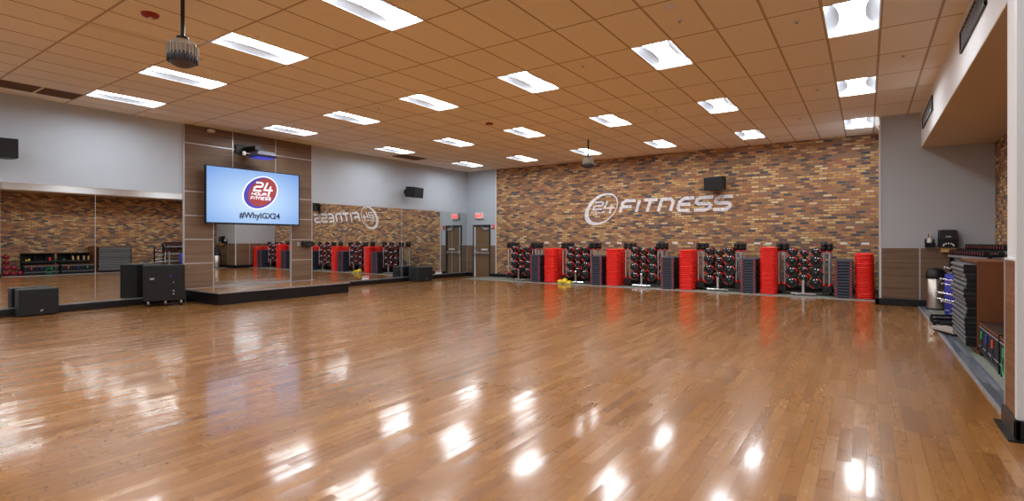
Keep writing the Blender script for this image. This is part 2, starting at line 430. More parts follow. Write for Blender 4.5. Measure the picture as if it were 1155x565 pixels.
m = MB(); m.box(1.01, 5.3, 3.545, AX+.01, RY+.01, H+.3, 'white'); m.box(1.012, 5.32, 3.53, AX, RY, 3.545, 'soffit')
struct(m, 'wall_soffit', 'white boxed soffit above the alcove, underside painted with tan floor bounce', 'soffit')
# near column / jamb
m = MB(); m.box(.94, 5.3, 0, RX, 5.72, H+.3, 'white')
struct(m, 'wall_column', 'white wall end at the right edge beside the alcove', 'wall')
m = MB(); m.box(.925, 5.31, .15, .94, 5.72, 1.32, 'lamC'); m.box(.99, 5.285, .15, RX, 5.3, 1.32, 'lamX')
m.box(.92, 5.30, 1.32, .945, 5.72, 1.335, 'whitetrim'); m.box(.99, 5.28, 1.32, RX, 5.3, 1.335, 'whitetrim')
struct(m, 'trim_7', 'brown laminate wainscot on the near wall end', 'wainscot')
m = MB(); m.prism([(.918, 5.278), (.99, 5.278), (.99, 5.30), (.94, 5.30), (.94, 5.335), (.918, 5.335)], .15, H-.001, 'whitetrim'); m.box(.92, 5.7, .15, .945, 5.725, 1.33, 'metal_trim')
struct(m, 'trim_8', 'white vertical corner trim at the right edge', 'trim')
m = MB(); m.box(.905, 5.25, 0, .94, 5.74, .15, 'base', .006); m.box(.905, 5.25, 0, RX, 5.3, .15, 'base', .006)
m.prism([(.86, 5.205), (RX, 5.205), (RX, 5.26), (.91, 5.26), (.91, 5.77), (.86, 5.77)], 0, .012, 'base')
struct(m, 'baseboard_column', 'black vinyl baseboard with flared toe at the right edge', 'baseboard')
# baseboards left and door wall
ST0, ST1 = 6.02, 9.58
for n, (a, b) in enumerate(((BACK, ST0), (ST1, BW-.03))):
    m = MB(); m.box(LW, a, 0, LW+.10, b, .145, 'base', .012)
    struct(m, 'baseboard_left' if n == 0 else 'baseboard_left_far', ('black kick base under the left mirror', 'black kick base under the far left mirror')[n], 'baseboard')
m = MB(); m.box(LW+.1, BW-.06, 0, DX0-.06, BW-.02, .14, 'base'); m.box(DX1+.06, BW-.06, 0, .17, BW-.021, .14, 'base')
struct(m, 'baseboard_far', 'black vinyl baseboard along the far wall', 'baseboard')
# floor coverings
m = MB(); m.prism([(-12.75, 15.5), (.17, 15.42), (.17, BW-.06), (-12.6, BW-.06)], 0, .012, 'rubber')
tag(m.build('rubber_mat'), 'long grey green rubber mat under the weight racks by the brick wall', 'mat')
m = MB(); m.prism([(-12.8, 15.46), (.17, 15.385), (.17, 15.425), (-12.75, 15.505)], 0, .014, 'silver')
struct(m, 'trim_9', 'silver edge strip along the front of the rubber mat', 'trim')
m = MB(); m.box(1.122, 5.77, 0, AX, RY-.09, .010, 'rubber')
tag(m.build('alcove_mat'), 'speckled grey green rubber floor inside the alcove', 'mat')
m = MB(); m.box(.965, 5.77, 0, 1.12, RY-.09, .012, 'strip'); m.box(.94, 5.77, 0, .967, RY-.09, .016, 'silver'); m.box(1.112, 5.77, 0, 1.122, RY-.09, .016, 'silver')
struct(m, 'trim_10', 'grey plank-look threshold strip along the alcove floor', 'trim')

# ------------------------------------------------------------------ exit door
d = bpy.data.objects.new('door_1', None); COL.objects.link(d); d.location = (0, 0, 0)
tag(d, 'brown wooden exit door with push bar in the far left corner', 'door', kind='structure')
m = MB(); m.box(DX0-.05, BW-.02, 0, DX0+.02, BW+.14, DH+.04, 'dark'); m.box(DX1-.02, BW-.02, 0, DX1+.05, BW+.14, DH+.04, 'dark'); m.box(DX0-.05, BW-.02, DH-.03, DX1+.05, BW+.14, DH+.04, 'dark')
m.box(DX0+.02, BW-.025, 0, DX0+.06, BW+.06, DH-.03, 'wframe')
m.build('door_frame', d)
lf = MB().box(DX0+.06, BW+.02, .01, DX1-.02, BW+.065, DH-.03, 'lamZ').build('door_leaf', d)
m = MB(); m.box(DX0+.10, BW-.06, .93, DX1-.04, BW-.025, 1.0, 'chrome', .012); m.box(DX0+.08, BW-.04, .90, DX0+.17, BW+.02, 1.03, 'silver', .01); m.box(DX1-.09, BW-.04, .91, DX1-.03, BW+.02, 1.01, 'silver', .01)
m.build('push_bar', lf)
m = MB(); m.box(-12.95, BW-.04, 1.90, -12.67, BW+.02, 1.98, 'silver', .01); m.tube((-12.8, BW-.03, 1.99), (-13.05, BW-.03, 2.03), .01, 'silver')
m.build('door_closer', lf)
MB().box(-13.06, BW+.012, 1.07, -12.74, BW+.02, 1.13, 'paper').build('door_sign', lf)
m = MB(); m.box(DX0+.03, BW-.05, 1.10, DX0+.10, BW-.02, 1.24, 'silver', .01); m.box(DX0+.03, BW-.05, .86, DX0+.09, BW-.02, .93, 'silver', .01)
m.build('door_hinge', d)

def text_mesh(txt, size, mt, name, parent, M, extr=.004, shear=0.0, align='CENTER'):
    cu = bpy.data.curves.new('t', 'FONT'); cu.body = txt; cu.size = size; cu.extrude = extr; cu.align_x = align; cu.shear = shear
    cu.offset = size*.03; cu.resolution_u = 3
    to = bpy.data.objects.new('t', cu); COL.objects.link(to)
    dg = bpy.context.evaluated_depsgraph_get(); me = bpy.data.meshes.new_from_object(to.evaluated_get(dg))
    bpy.data.objects.remove(to); me.transform(M); me.name = name
    me.materials.clear(); me.materials.append(Mt[mt])
    for p in me.polygons: p.material_index = 0
    o = bpy.data.objects.new(name, me); COL.objects.link(o)
    if parent is not None: o.parent = parent
    return o

es = thing('exit_sign', 'lit white exit sign with red letters above the door', 'sign', (-13.12, BW, 2.36))
MB().box(-.2, -.07, 0, .2, 0, .25, 'exitw', .01).build('sign_housing', es)
Mx = Matrix(((1, 0, 0, 0), (0, 0, -1, -.073), (0, 1, 0, .065), (0, 0, 0, 1)))
text_mesh('EXIT', .165, 'exitred', 'sign_lettering', es, Mx)
fa = thing('fire_alarm', 'red fire alarm with white strobe right of the exit door', 'alarm', (-12.44, BW, 1.94))
MB().box(-.065, -.05, 0, .065, 0, .16, 'red', .012).build('alarm_body', fa)
MB().box(-.035, -.07, .05, .035, -.05, .11, 'wframe', .01).build('strobe_lens', fa)

# ------------------------------------------------------------------ mirrors
def mirror(y0, y1, z0, z1, x, label, name='wall_mirror'):
    t = thing(name, label, 'mirror', (x, (y0+y1)/2, z0), group='wall mirror panels')
    h = (y1-y0)/2
    MB().box(0, -h+.003, 0, .006, h-.003, z1-z0, 'mirror').build('mirror_glass', t)
    m = MB(); m.box(0, -h, z1-z0, .016, h, z1-z0+.022, 'metal_trim'); m.box(0, -h, -.012, .016, h, 0, 'metal_trim')
    m.box(.0, h-.004, 0, .010, h+.004, z1-z0, 'metal_trim'); m.build('mirror_trim', t)
    return t
MT = 2.605
mirror(1.0, 4.26, .16, MT, LW+.001, 'large wall mirror at the left edge behind the low black subwoofer')
mirror(4.26, ST0-.01, .16, MT, LW+.001, 'wall mirror between the left seam and the laminate pillar')
mirror(6.72, 8.88, .32, MT, LW+.001, 'wall mirror between the laminate pillars under the hanging screen')
mirror(9.60, 13.23, .16, MT, LW+.001, 'wall mirror right of the stage showing the red piles')
mirror(13.23, 15.98, .16, MT, LW+.001, 'wall mirror behind the small subwoofer right of the stage')
mirror(15.98, BW-.03, .16, MT, LW+.001, 'narrow wall mirror in the far corner reflecting the exit door')
# stickers on mirror feet
for n, (a, b, lb) in enumerate(((11.46, 11.75, 'white and red sticker on mirror bottom just right of the stage'), (15.0, 15.37, 'white and red sticker on mirror bottom near the far corner'))):
    m = MB(); m.box(LW+.0085, a, .17, LW+.012, b, .29, 'paper'); m.box(LW+.012, a, .235, LW+.0135, b, .268, 'redd')
    tag(m.build('mirror_sticker'), lb, 'sticker')

# ------------------------------------------------------------------ laminate feature wall + stage
FX = LW+.035
def lam_panel(y0, y1, z0, z1, cuts):
    m = MB(); m.box(LW, y0, z0, FX, y1, z1, 'lamY')
    zs = [z for z in cuts if z0+.05 < z < z1-.05]
    for z in zs: m.box(FX-.01, y0, z-.011, FX+.004, y1, z+.011, 'metal_trim')
    for y in (y0, y1): m.box(LW, y-.012, z0, FX+.004, y+.012, z1, 'metal_trim')
    return m
CUT = [.905+.592*k for k in range(6)]
struct(lam_panel(ST0, 6.71, .29, 3.27, CUT), 'wall_pillar_left', 'left walnut laminate pillar with silver joints behind the stage', 'pillar')
struct(lam_panel(8.88, 9.56, .29, 3.27, CUT), 'wall_pillar_right', 'right walnut laminate pillar with silver joints behind the stage', 'pillar')
m = lam_panel(ST0, 9.56, 3.27, H-.001, CUT)
for y in (7.20, 8.40): m.box(FX-.01, y-.011, 3.27, FX+.004, y+.011, H-.001, 'metal_trim')
m.box(LW, 6.72, MT+.03, FX, 8.87, 3.27, 'lamY')
struct(m, 'wall_header', 'walnut laminate header with silver joints above the screen', 'wall panel')
st = thing('stage', 'low wooden stage platform with black fascia under the screen', 'stage', (LW, ST0, 0))
MB().box(0.102, .01, 0, 1.66, ST1-ST0+.03, .262, 'base').build('stage_fascia', st)
m = MB(); m.box(.012, 0, .262, 1.68, ST1-ST0+.04, .29, 'stagefloor'); m.build('stage_deck', st)
m = MB(); m.box(1.68, -.004, .262, 1.69, ST1-ST0+.05, .293, 'silver'); m.box(.012, -.01, .262, 1.69, 0, .293, 'silver'); m.box(.1, .0, .29, .14, ST1-ST0, .3, 'silver')
m.build('stage_edging', st)

# ------------------------------------------------------------------ screen with logo
TVX, TY, TZ = -13.5, 7.69, 2.625
tv = thing('wall_screen', 'large wall-mounted screen lit pale blue above the stage', 'screen', (TVX, TY, TZ))
hw_, hh = 1.29, .725
MB().box(-.07, -hw_, -hh, -.002, hw_, hh, 'black', .01).build('screen_case', tv)
m = MB(); m.box(-.006, -hw_, -hh, .008, -hw_+.025, hh, 'black'); m.box(-.006, hw_-.025, -hh, .008, hw_, hh, 'black'); m.box(-.006, -hw_, -hh, .008, hw_, -hh+.03, 'black'); m.box(-.006, -hw_, hh-.02, .008, hw_, hh, 'black')
m.build('screen_bezel', tv)
sc_ = MB().box(-.004, -hw_+.025, -hh+.03, .003, hw_-.025, hh-.02, 'screen').build('screen_display', tv)
MB().box(-.19, -.4, -.3, -.07, .4, .3, 'black').build('wall_bracket', tv)
def TM(y, z, x, s=1.0):   # local 2D -> on screen (2D x -> +Y, 2D y -> +Z, depth -> +X)
    return Matrix(((0, 0, 1, x), (s, 0, 0, y), (0, s, 0, z), (0, 0, 0, 1)))
def ell(a, b, rot, cx=0, cy=0, n=40):
    return [(cx+a*cos(t)*cos(rot)-b*sin(t)*sin(rot), cy+a*cos(t)*sin(rot)+b*sin(t)*cos(rot)) for t in [2*pi*i/n for i in range(n)]]
lg = MB()
cy0, cz0 = .13, .13
lg.prism(ell(.53, .41, .62), 0, .001, 'inkw', TM(cy0, cz0, .0035)); 
lg.build('logo_outline', sc_)
MB().prism(ell(.505, .385, .62), 0, .001, 'purple', TM(cy0, cz0, .005)).build('logo_disc', sc_)
MB().prism(ell(.455, .325, .72, .055, .015), 0, .001, 'rust', TM(cy0, cz0, .0065)).build('logo_centre', sc_)
G2 = {
 '2': [[(0, 1), (.78, 1), (1, .86), (1, .62), (.82, .5), (.2, .5), (0, .36), (0, 0), (1, 0)]],
 '4': [[(.2, 1.08), (0, .15), (1.25, .15)], [(.82, .62), (.82, -.62)]],
 'F': [[(0, 0), (0, .8), (.2, 1), (1, 1)], [(0, .48), (.82, .48)]],
 'I': [[(0, 0), (0, 1)]], 'T': [[(0, 1), (1, 1)], [(.5, 0), (.5, 1)]],
 'N': [[(0, 0), (0, 1), (.72, 1), (1, .78), (1, 0)]],
 'E': [[(1, 1), (.28, 1), (0, .74), (0, .22), (.18, 0), (.94, 0)], [(0, .5), (.86, .5)]],
 'S': [[(1, 1), (.22, 1), (0, .86), (0, .62), (.16, .5), (.84, .5), (1, .36), (1, .16), (.78, 0), (0, 0)]],
 'H': [[(0, 0), (0, 1)], [(1, 0), (1, 1)], [(0, .5), (1, .5)]],
 'O': [[(0, .15), (0, .85), (.2, 1), (.8, 1), (1, .85), (1, .15), (.8, 0), (.2, 0), (0, .15)]],
 'U': [[(0, 1), (0, .2), (.2, 0), (.8, 0), (1, .2), (1, 1)]],
 'R': [[(0, 0), (0, 1), (.8, 1), (1, .85), (1, .6), (.8, .5), (0, .5)], [(.55, .5), (1, 0)]],
}
def word(mb, txt, x, y, h, w, gap, sw, mt, M, shear=.28, t1=.001, widths=None):
    for k, ch in enumerate(txt):
        ww = widths[k] if widths else (0 if ch == 'I' else w)
        for q_, st_ in enumerate(G2[ch]):
            mb.stroke([(x+px*ww+(py*h)*shear, y+py*h) for px, py in st_], sw, 0, t1+.0003+q_*.0015, mt, M)
        x += ww+gap
    return x
m = MB(); T = TM(cy0, cz0, .008)
word(m, '2', -.19, .05, .22, .2, .1, .042, 'inkw', T)
word(m, '4', .09, .05, .22, .19, .1, .042, 'inkw', T)
m.build('logo_number', sc_)
m = MB(); word(m, 'HOUR', -.25, -.07, .065, .075, .03, .014, 'inkw', T); word(m, 'FITNESS', -.28, -.185, .07, .062, .03, .014, 'inkw', T)
m.build('logo_lettering', sc_)
text_mesh('#WhyIGX24', .215, 'navy', 'screen_caption', sc_, Matrix(((0, 0, 1, .005), (1, 0, 0, .12), (0, 1, 0, -.56), (0, 0, 0, 1))), extr=.001)

# arm-mounted projector above the screen
pj = thing('wall_projector', 'short-throw projector on a black arm above the screen', 'projector', (FX, 7.55, 3.74))
MB().box(.004, -.30, .02, .06, .16, .26, 'black', .01).build('mount_plate', pj)
m = MB(); m.box(.05, -.1, .08, .62, .06, .2, 'black', .01); m.box(.3, -.02, .03, .56, .22, .14, 'dark', .01); m.build('mount_arm', pj)
m = MB(); m.loft([[(.42, -.14, -.10), (.84, -.14, -.10), (.84, .34, -.10), (.42, .34, -.10)], [(.38, -.18, -.05), (.88, -.18, -.05), (.88, .4, -.05), (.38, .4, -.05)], [(.42, -.1, .05), (.8, -.1, .05), (.8, .3, .05), (.42, .3, .05)]], 'fand')
m.build('projector_body', pj)
MB().box(.43, -.13, -.115, .83, .33, -.098, 'bluelamp').build('projector_vent', pj)
m = MB(); m.box(.36, -.30, -.06, .42, -.22, .05, 'wframe', .01); m.tube((.39, -.23, 0), (.44, -.12, 0), .012, 'wframe'); m.build('cable_plug', pj)
# small control box on right pillar
cb = thing('wall_controller', 'small black control box on the right laminate pillar', 'control box', (FX+.005, 9.36, 1.29))
MB().box(0, -.15, 0, .12, .17, .16, 'black', .015).build('controller_case', cb)
MB().box(.12, -.02, .03, .123, .12, .09, 'dark').build('controller_label', cb)
tag(MB().box(FX+.005, 9.06, 1.30, FX+.018, 9.15, 1.42, 'silver', .004).build('wall_plate'), 'small silver switch plate left of the black control box', 'switch')
tag(MB().box(FX+.01, 6.55, 4.20, FX+.12, 6.70, 4.27, 'wframe', .01).build('alarm_strobe'), 'small white device at the top of the laminate header', 'sensor')
tag(MB().box(.225, RY-.09, 4.02, .275, RY-.023, 4.12, 'wframe', .01).build('motion_sensor'), 'small white sensor high on the corner guard by the brick wall', 'sensor')

# ------------------------------------------------------------------ wall speakers
def speaker(name, label, loc, rot, w=.62, h=.36, dd=.34):
    t = thing(name, label, 'speaker', loc); t.rotation_euler = rot
    m = MB(); m.prism([(-w/2, 0), (w/2, 0), (w/2-.04, dd*.6), (w/2-.10, dd), (-w/2+.10, dd), (-w/2+.04, dd*.6)], -h/2, h/2, 'black'); m.build('speaker_cabinet', t)
    MB().box(-w/2+.015, -.012, -h/2+.015, w/2-.015, 0, h/2-.015, 'blacks').build('speaker_grille', t)
    m = MB(); m.tube((0, dd-.02, 0), (0, dd+.14, 0), .03, 'black'); m.box(-.08, dd+.12, -.08, .08, dd+.14, .08, 'black'); m.build('wall_bracket', t)
    return t
# front faces -Y locally
speaker('wall_speaker', 'black wall speaker at the left edge above the mirror', (-13.27, 2.60, 3.20), (0, 0, radians(78)))
speaker('wall_speaker', 'black wall speaker on the grey wall right of the stage', (-13.18, 13.50, 3.17), (radians(5), 0, radians(104)), .62, .36, .42)
speaker('wall_speaker', 'black wall speaker on the brick wall above the painted lettering', (-3.84, 16.50, 3.19), (radians(4), 0, radians(-20)), .64, .40, .34)

# ------------------------------------------------------------------ subwoofers
def sub(label, loc, rz, w, dd, h, logo=True):
    """front faces +X locally, width along Y"""
    t = thing('subwoofer', label, 'speaker', loc, rz)
    MB().box(-dd, -w/2, .012, 0, w/2, h, 'dark', .012).build('cabinet', t)
    g = MB().box(0, -w/2+.012, .03, .012, w/2-.012, h-.015, 'blacks', .004).build('front_grille', t)
    m = MB()
    for s_ in (-1, 1): m.box(-dd*.62, s_*w/2-(.006 if s_ < 0 else -.001), h*.42, -dd*.38, s_*w/2+(.006 if s_ > 0 else -.001), h*.72, 'base')
    m.build('side_handle', t)
    m = MB()
    for a in (-dd+.05, -.05):
        for b in (-w/2+.05, w/2-.05): m.lathe([(.02, 0), (.02, .014)], 'black', 10, Matrix.Translation((a, b, 0)))
    m.build('rubber_feet', t)
    if logo: m = MB(); m.prism([(-.02, -.02), (.02, -.01), (.03, .03), (0, .01), (-.01, .025)], 0, .002, 'silver', Matrix(((0, 0, 1, .012), (1, 0, 0, .03), (0, 1, 0, .1), (0, 0, 0, 1)))); m.build('badge', t)
    return t
sub('low black subwoofer at the left edge in front of the mirror', (-13.40, 3.25, 0), 0, .60, .27, .53)
sub('small black subwoofer right of the stage before the mirror', (-13.10, 13.76, 0), radians(-3), .68, .53, .52)
t = thing('rolling_subwoofer', 'big black subwoofer on casters left of the stage', 'speaker', (-13.0, 5.29, 0), radians(-20))
MB().box(-.52, -.39, .12, 0, .39, .92, 'blacks', .015).build('cabinet', t)
pn = MB().box(0, .05, .22, .006, .33, .80, 'black').build('amplifier_panel', t)
m = MB(); m.box(.006, .09, .66, .010, .15, .68, 'blue'); m.lathe([(.018, 0), (.018, .012)], 'silver', 12, Matrix.Translation((.006, .17, .34)) @ Matrix.Rotation(pi/2, 4, 'Y')); m.lathe([(.018, 0), (.018, .012)], 'silver', 12, Matrix.Translation((.006, .17, .27)) @ Matrix.Rotation(pi/2, 4, 'Y')); m.lathe([(.012, 0), (.012, .012)], 'silver', 12, Matrix.Translation((.006, .17, .53)) @ Matrix.Rotation(pi/2, 4, 'Y'))
m.build('connectors', pn)
m = MB(); m.box(0, -.36, .70, .005, -.31, .82, 'black'); m.box(0, -.27, .60, .004, -.19, .64, 'silver'); m.build('rear_plate', t)
for (a, b) in ((-.07, -.3), (-.07, .02), (-.07, .32), (-.46, -.3), (-.46, .32)):
    m = MB(); m.tube((a, b-.014, .042), (a, b+.014, .042), .042, 'black', 14); m.box(a-.03, b-.022, .05, a+.03, b+.022, .12, 'chrome', .005); m.build('caster', t)

# ------------------------------------------------------------------ ceiling lamps
def lamp_proto():
    t = thing('ceiling_light', 'x', 'light', (0, 0, 0))
    w, l = GX/2, GY/2; iw, il = w-.018, l-.018
    m = MB()
    for (a, b, c_, d_) in ((-w, -l, w, -il), (-w, il, w, l), (-w, -il, -iw, il), (iw, -il, w, il)): m.box(a, b, -.004, c_, d_, .010, 'wframe')
    D = .062
    m.box(-iw-.005, -il-.01, 0, -iw, il+.01, D+.02, 'wframe'); m.box(iw, -il-.01, 0, iw+.005, il+.01, D+.02, 'wframe')
    m.box(-iw, -il-.01, 0, iw, -il, D+.02, 'wframe'); m.box(-iw, il, 0, iw, il+.01, D+.02, 'wframe'); m.box(-iw, -il, D+.012, iw, il, D+.02, 'wframe')
    m.build('light_frame', t)
    N = 14; vl = []; fl = []
    hwid = lambda t_: .135+.115*abs(t_)**2.2
    for k in range(N+1):
        q = -1+2*k/N; vl += [(-hwid(q), q*il, D), (hwid(q), q*il, D)]
    for k in range(N): fl.append((2*k, 2*k+2, 2*k+3, 2*k+1))
    MB().add(vl, fl, 'lens').build('light_lens', t)
    for s_ in (-1, 1):
        vs = []; fs = []; K = 4
        for k in range(N+1):
            q = -1+2*k/N
            for j in range(K+1):
                u = j/K; x = hwid(q)+(iw-hwid(q))*u; z = D-(D-.004)*u**1.6
                vs.append((s_*x, q*il, z))
        for k in range(N):
            for j in range(K):
                a = k*(K+1)+j; f_ = (a, a+1, a+K+2, a+K+1); fs.append(f_ if s_ < 0 else tuple(reversed(f_)))
        MB().add(vs, fs, 'lobe', True).build('side_reflector', t)
    return t
lp = None
rown = {-4: 'nearest visible row', -1: 'second row', 2: 'third row', 5: 'row nearest the brick wall', -7: 'first row behind the viewer', -10: 'last row behind the viewer'}
for (i, j) in lamps:
    k = (-20, -16, -12, -8, -4, 0, 4).index(i)
    loc = (GX0+(i+.5)*GX, GY0+(j+.5)*GY, H)
    lb = '%s lit ceiling light from the left wall in the %s' % (ORD[k], rown[j])
    if lp is None: lp = lamp_proto(); lp.location = loc; lp['label'] = lb; lp['group'] = 'recessed ceiling lights'
    else: dup(lp, loc, None, lb, 'recessed ceiling lights')

# ceiling grilles and small devices
def cgrille(x0, y0, x1, y1, lb):
    m = MB(); m.box(x0+.012, y0+.012, H-.006, x1-.012, y1-.012, H-.001, 'tan_grille')
    n = 16
    for k in range(n): 
        x = x0+.03+(x1-x0-.06)*k/(n-1); m.box(x-.006, y0+.03, H-.012, x+.006, y1-.03, H-.006, 'tan_grille')
    tag(m.build('ceiling_grille'), lb, 'vent', 'brown ceiling return grilles')
gx = GX0-21*GX
cgrille(gx, 2.53, gx+GX, 3.12, 'brown ceiling return grille at the left edge of the ceiling')
cgrille(gx, 3.14, gx+GX, 3.74, 'brown ceiling return grille beside the first left ceiling light')
cgrille(gx, 12.26, gx+GX, 13.4, 'brown ceiling return grille near the far left corner')
sens = [(-2.0, 6.8, 'ring-shaped'), (-.75, 7.68, ''), (-3.82, 7.67, ''), (-.76, 11.32, ''), (-8.61, 4.02, ''), (-8.69, 7.68, ''), (-11.68, 7.63, ''), (-3.82, 11.26, ''), (-11.61, 4.01, ''), (-8.7, 11.24, ''), (-1.28, 13.79, ''), (.47, 10.0, '')]
near = ['between two lights of the first two rows right of centre', 'just left of the nearest right ceiling light', 'between the second row lights near the centre', 'left of the third row right light', 'near the closer ceiling fan', 'in the second row left of centre', 'near the laminate header', 'between third row lights near the centre', 'right of the first left light', 'in the third row left of centre', 'in the last row by the brick wall', 'close to the alcove soffit']
for (x, y, _), lb in zip(sens, near):
    m = MB(); m.lathe([(.045, -.012), (.05, 0)], 'wframe', 14, Matrix.Translation((x, y, H))); m.lathe([(.02, -.03), (.014, -.012)], 'silver', 10, Matrix.Translation((x, y, H)))
    tag(m.build('sprinkler'), 'small round ceiling sprinkler '+lb, 'sprinkler', 'ceiling sprinklers')
for (x, y, lb) in ((-7.45, 2.87, 'dark red round ceiling alarm near the closer fan'), (-7.58, 10.18, 'dark red round ceiling alarm in the middle of the ceiling')):
    t = thing('ceiling_alarm', lb, 'alarm', (x, y, H)); MB().lathe([(.055, -.045), (.09, -.03), (.1, 0)], 'redd', 18).build('alarm_body', t); MB().box(-.03, -.02, -.06, .03, .02, -.043, 'wframe', .005).build('alarm_strobe', t)
m = MB(); m.lathe([(.03, -.05), (.055, -.035), (.065, 0)], 'wframe', 16, Matrix.Translation((-1.97, 6.3, H))); tag(m.build('smoke_detector'), 'white round smoke detector on the ceiling right of centre', 'smoke detector')

# ------------------------------------------------------------------ ceiling fans
def fan_proto():
    t = thing('ceiling_fan', 'x', 'fan', (0, 0, 0))
    m = MB(); m.tube((0, 0, .18), (0, 0, 4.32-3.56), .022, 'pole', 12); m.lathe([(.05, .70), (.07, .76)], 'pole', 16); m.build('down_rod', t)
    m = MB(); m.lathe([(.03, .17), (.06, .17), (.065, .20), (.03, .21)], 'pole', 16); m.box(-.09, -.012, .175, .09, .012, .195, 'pole', .004); m.build('rod_collar', t)
    m = MB(); m.lathe([(.02, .165), (.09, .16), (.135, .13), (.15, .085), (.152, .0)], 'fan', 28)
    m.lathe([(.156, .0), (.16, -.03), (.15, -.08), (.115, -.125), (.06, -.15), (.01, -.155)], 'fand', 28)
    m.build('motor_housing', t)
    m = MB()
    for k in range(26):
        a = 2*pi*k/26; M_ = Matrix.Rotation(a, 4, 'Z')
        m.box(.148, -.006, -.03, .164, .006, .09, 'fan', 0, M_); m.box(.13, -.005, -.10, .158, .005, -.03, 'dark', 0, M_)
    m.build('cooling_fins', t)
    for k in range(3):
        a = 2*pi*k/3+.35; M_ = Matrix.Rotation(a, 4, 'Z') @ Matrix.Translation((0, 0, .10)) @ Matrix.Rotation(.16, 4, 'X')
        m = MB(); m.loft([[(x, -c, -.004), (x, c, -.004), (x, c, .004), (x, -c, .004)] for x, c in ((.14, .03), (.3, .06), (.7, .065), (1.0, .045), (1.06, .015))], 'blade', False, M_)
        m.build('fan_blade', t)
    return t
fp = fan_proto(); fp.location = (-6.61, 2.88, 3.56+.09); fp['label'] = 'grey ribbed ceiling fan hanging at the upper left'; fp['group'] = 'ceiling fans'
f2 = dup(fp, (-6.50, 13.4, 3.65), radians(40), 'grey ribbed ceiling fan hanging near the brick wall', 'ceiling fans')
for f_ in (fp, f2): f_.scale = (1, 1, 1)

# ------------------------------------------------------------------ soffit grilles
def sgrille(y0, y1, lb):
    t = thing('soffit_grille', lb, 'vent', (1.01, (y0+y1)/2, 3.86), group='soffit air grilles'); h = (y1-y0)/2
    m = MB(); m.box(-.025, -h, 0, -.001, h, .025, 'grille'); m.box(-.025, -h, .245, -.001, h, .27, 'grille'); m.box(-.025, -h, 0, -.001, -h+.025, .27, 'grille'); m.box(-.025, h-.025, 0, -.001, h, .27, 'grille'); m.box(-.006, -h, 0, -.001, h, .27, 'base')
    m.build('grille_frame', t)
    n = int((y1-y0)/.13)
    for k in range(1, n): y = -h+(y1-y0)*k/n; MB().box(-.02, y-.007, .02, -.006, y+.007, .25, 'silver').build('louvre', t)
    tag(t, lb, 'vent', 'soffit air grilles')
sgrille(7.05, 8.75, 'dark air grille on the soffit face at the upper right corner')
sgrille(12.2, 14.2, 'dark air grille on the far end of the soffit face')

# ------------------------------------------------------------------ painted wall logo
YB = BW-.021
WM = Matrix(((1, 0, 0, 0), (0, 0, -1, YB), (0, 1, 0, 0), (0, 0, 0, 1)))
lg = MB()
oc = ell(.706, .468, .622, -7.725, 2.57, 56); ic = ell(.60, .40, .63, -7.668, 2.58, 56)
for k in range(56):
    j = (k+1) % 56; lg.prism([oc[k], oc[j], ic[j], ic[k]], 0, .004, 'logo', WM)
word(lg, '2', -8.02, 2.57, .25, .32, .1, .06, 'logo', WM, .28, .004); word(lg, '4', -7.615, 2.57, .25, .31, .1, .06, 'logo', WM, .28, .004)
word(lg, 'HOUR', -8.10, 2.42, .07, .09, .05, .022, 'logo', WM, .28, .004)
for ch, x, w_ in (('F', -7.02, .44), ('I', -6.44, 0), ('T', -6.29, .46), ('N', -5.68, .40), ('E', -5.06, .42), ('S', -4.53, .47), ('S', -3.95, .46)):
    word(lg, ch, x, 2.435, .39, w_, 0, .102, 'logo', WM, .32, .004)
lg.box(-3.27, BW-.025, 2.83, -3.20, BW-.021, 2.86, 'logo')
tag(lg.build('wall_logo'), 'big white painted gym logo and lettering on the brick wall', 'wall lettering')

# small white label holders on the brick wall
for k, (x, lb) in enumerate(zip((-9.94, -9.37, -7.46, -7.04, -5.12, -4.64, -2.69, -2.38, -.51, -.02), ('first', 'second', 'third', 'fourth', 'fifth', 'sixth', 'seventh', 'eighth', 'ninth', 'tenth'))):
    m = MB(); m.box(x-.085, BW-.032, 1.36, x+.085, BW-.021, 1.41, 'paper', .003)
    tag(m.build('wall_outlet'), 'small white wall plate on the brick, %s from the left' % lb, 'wall plate', 'white plates on the brick wall')

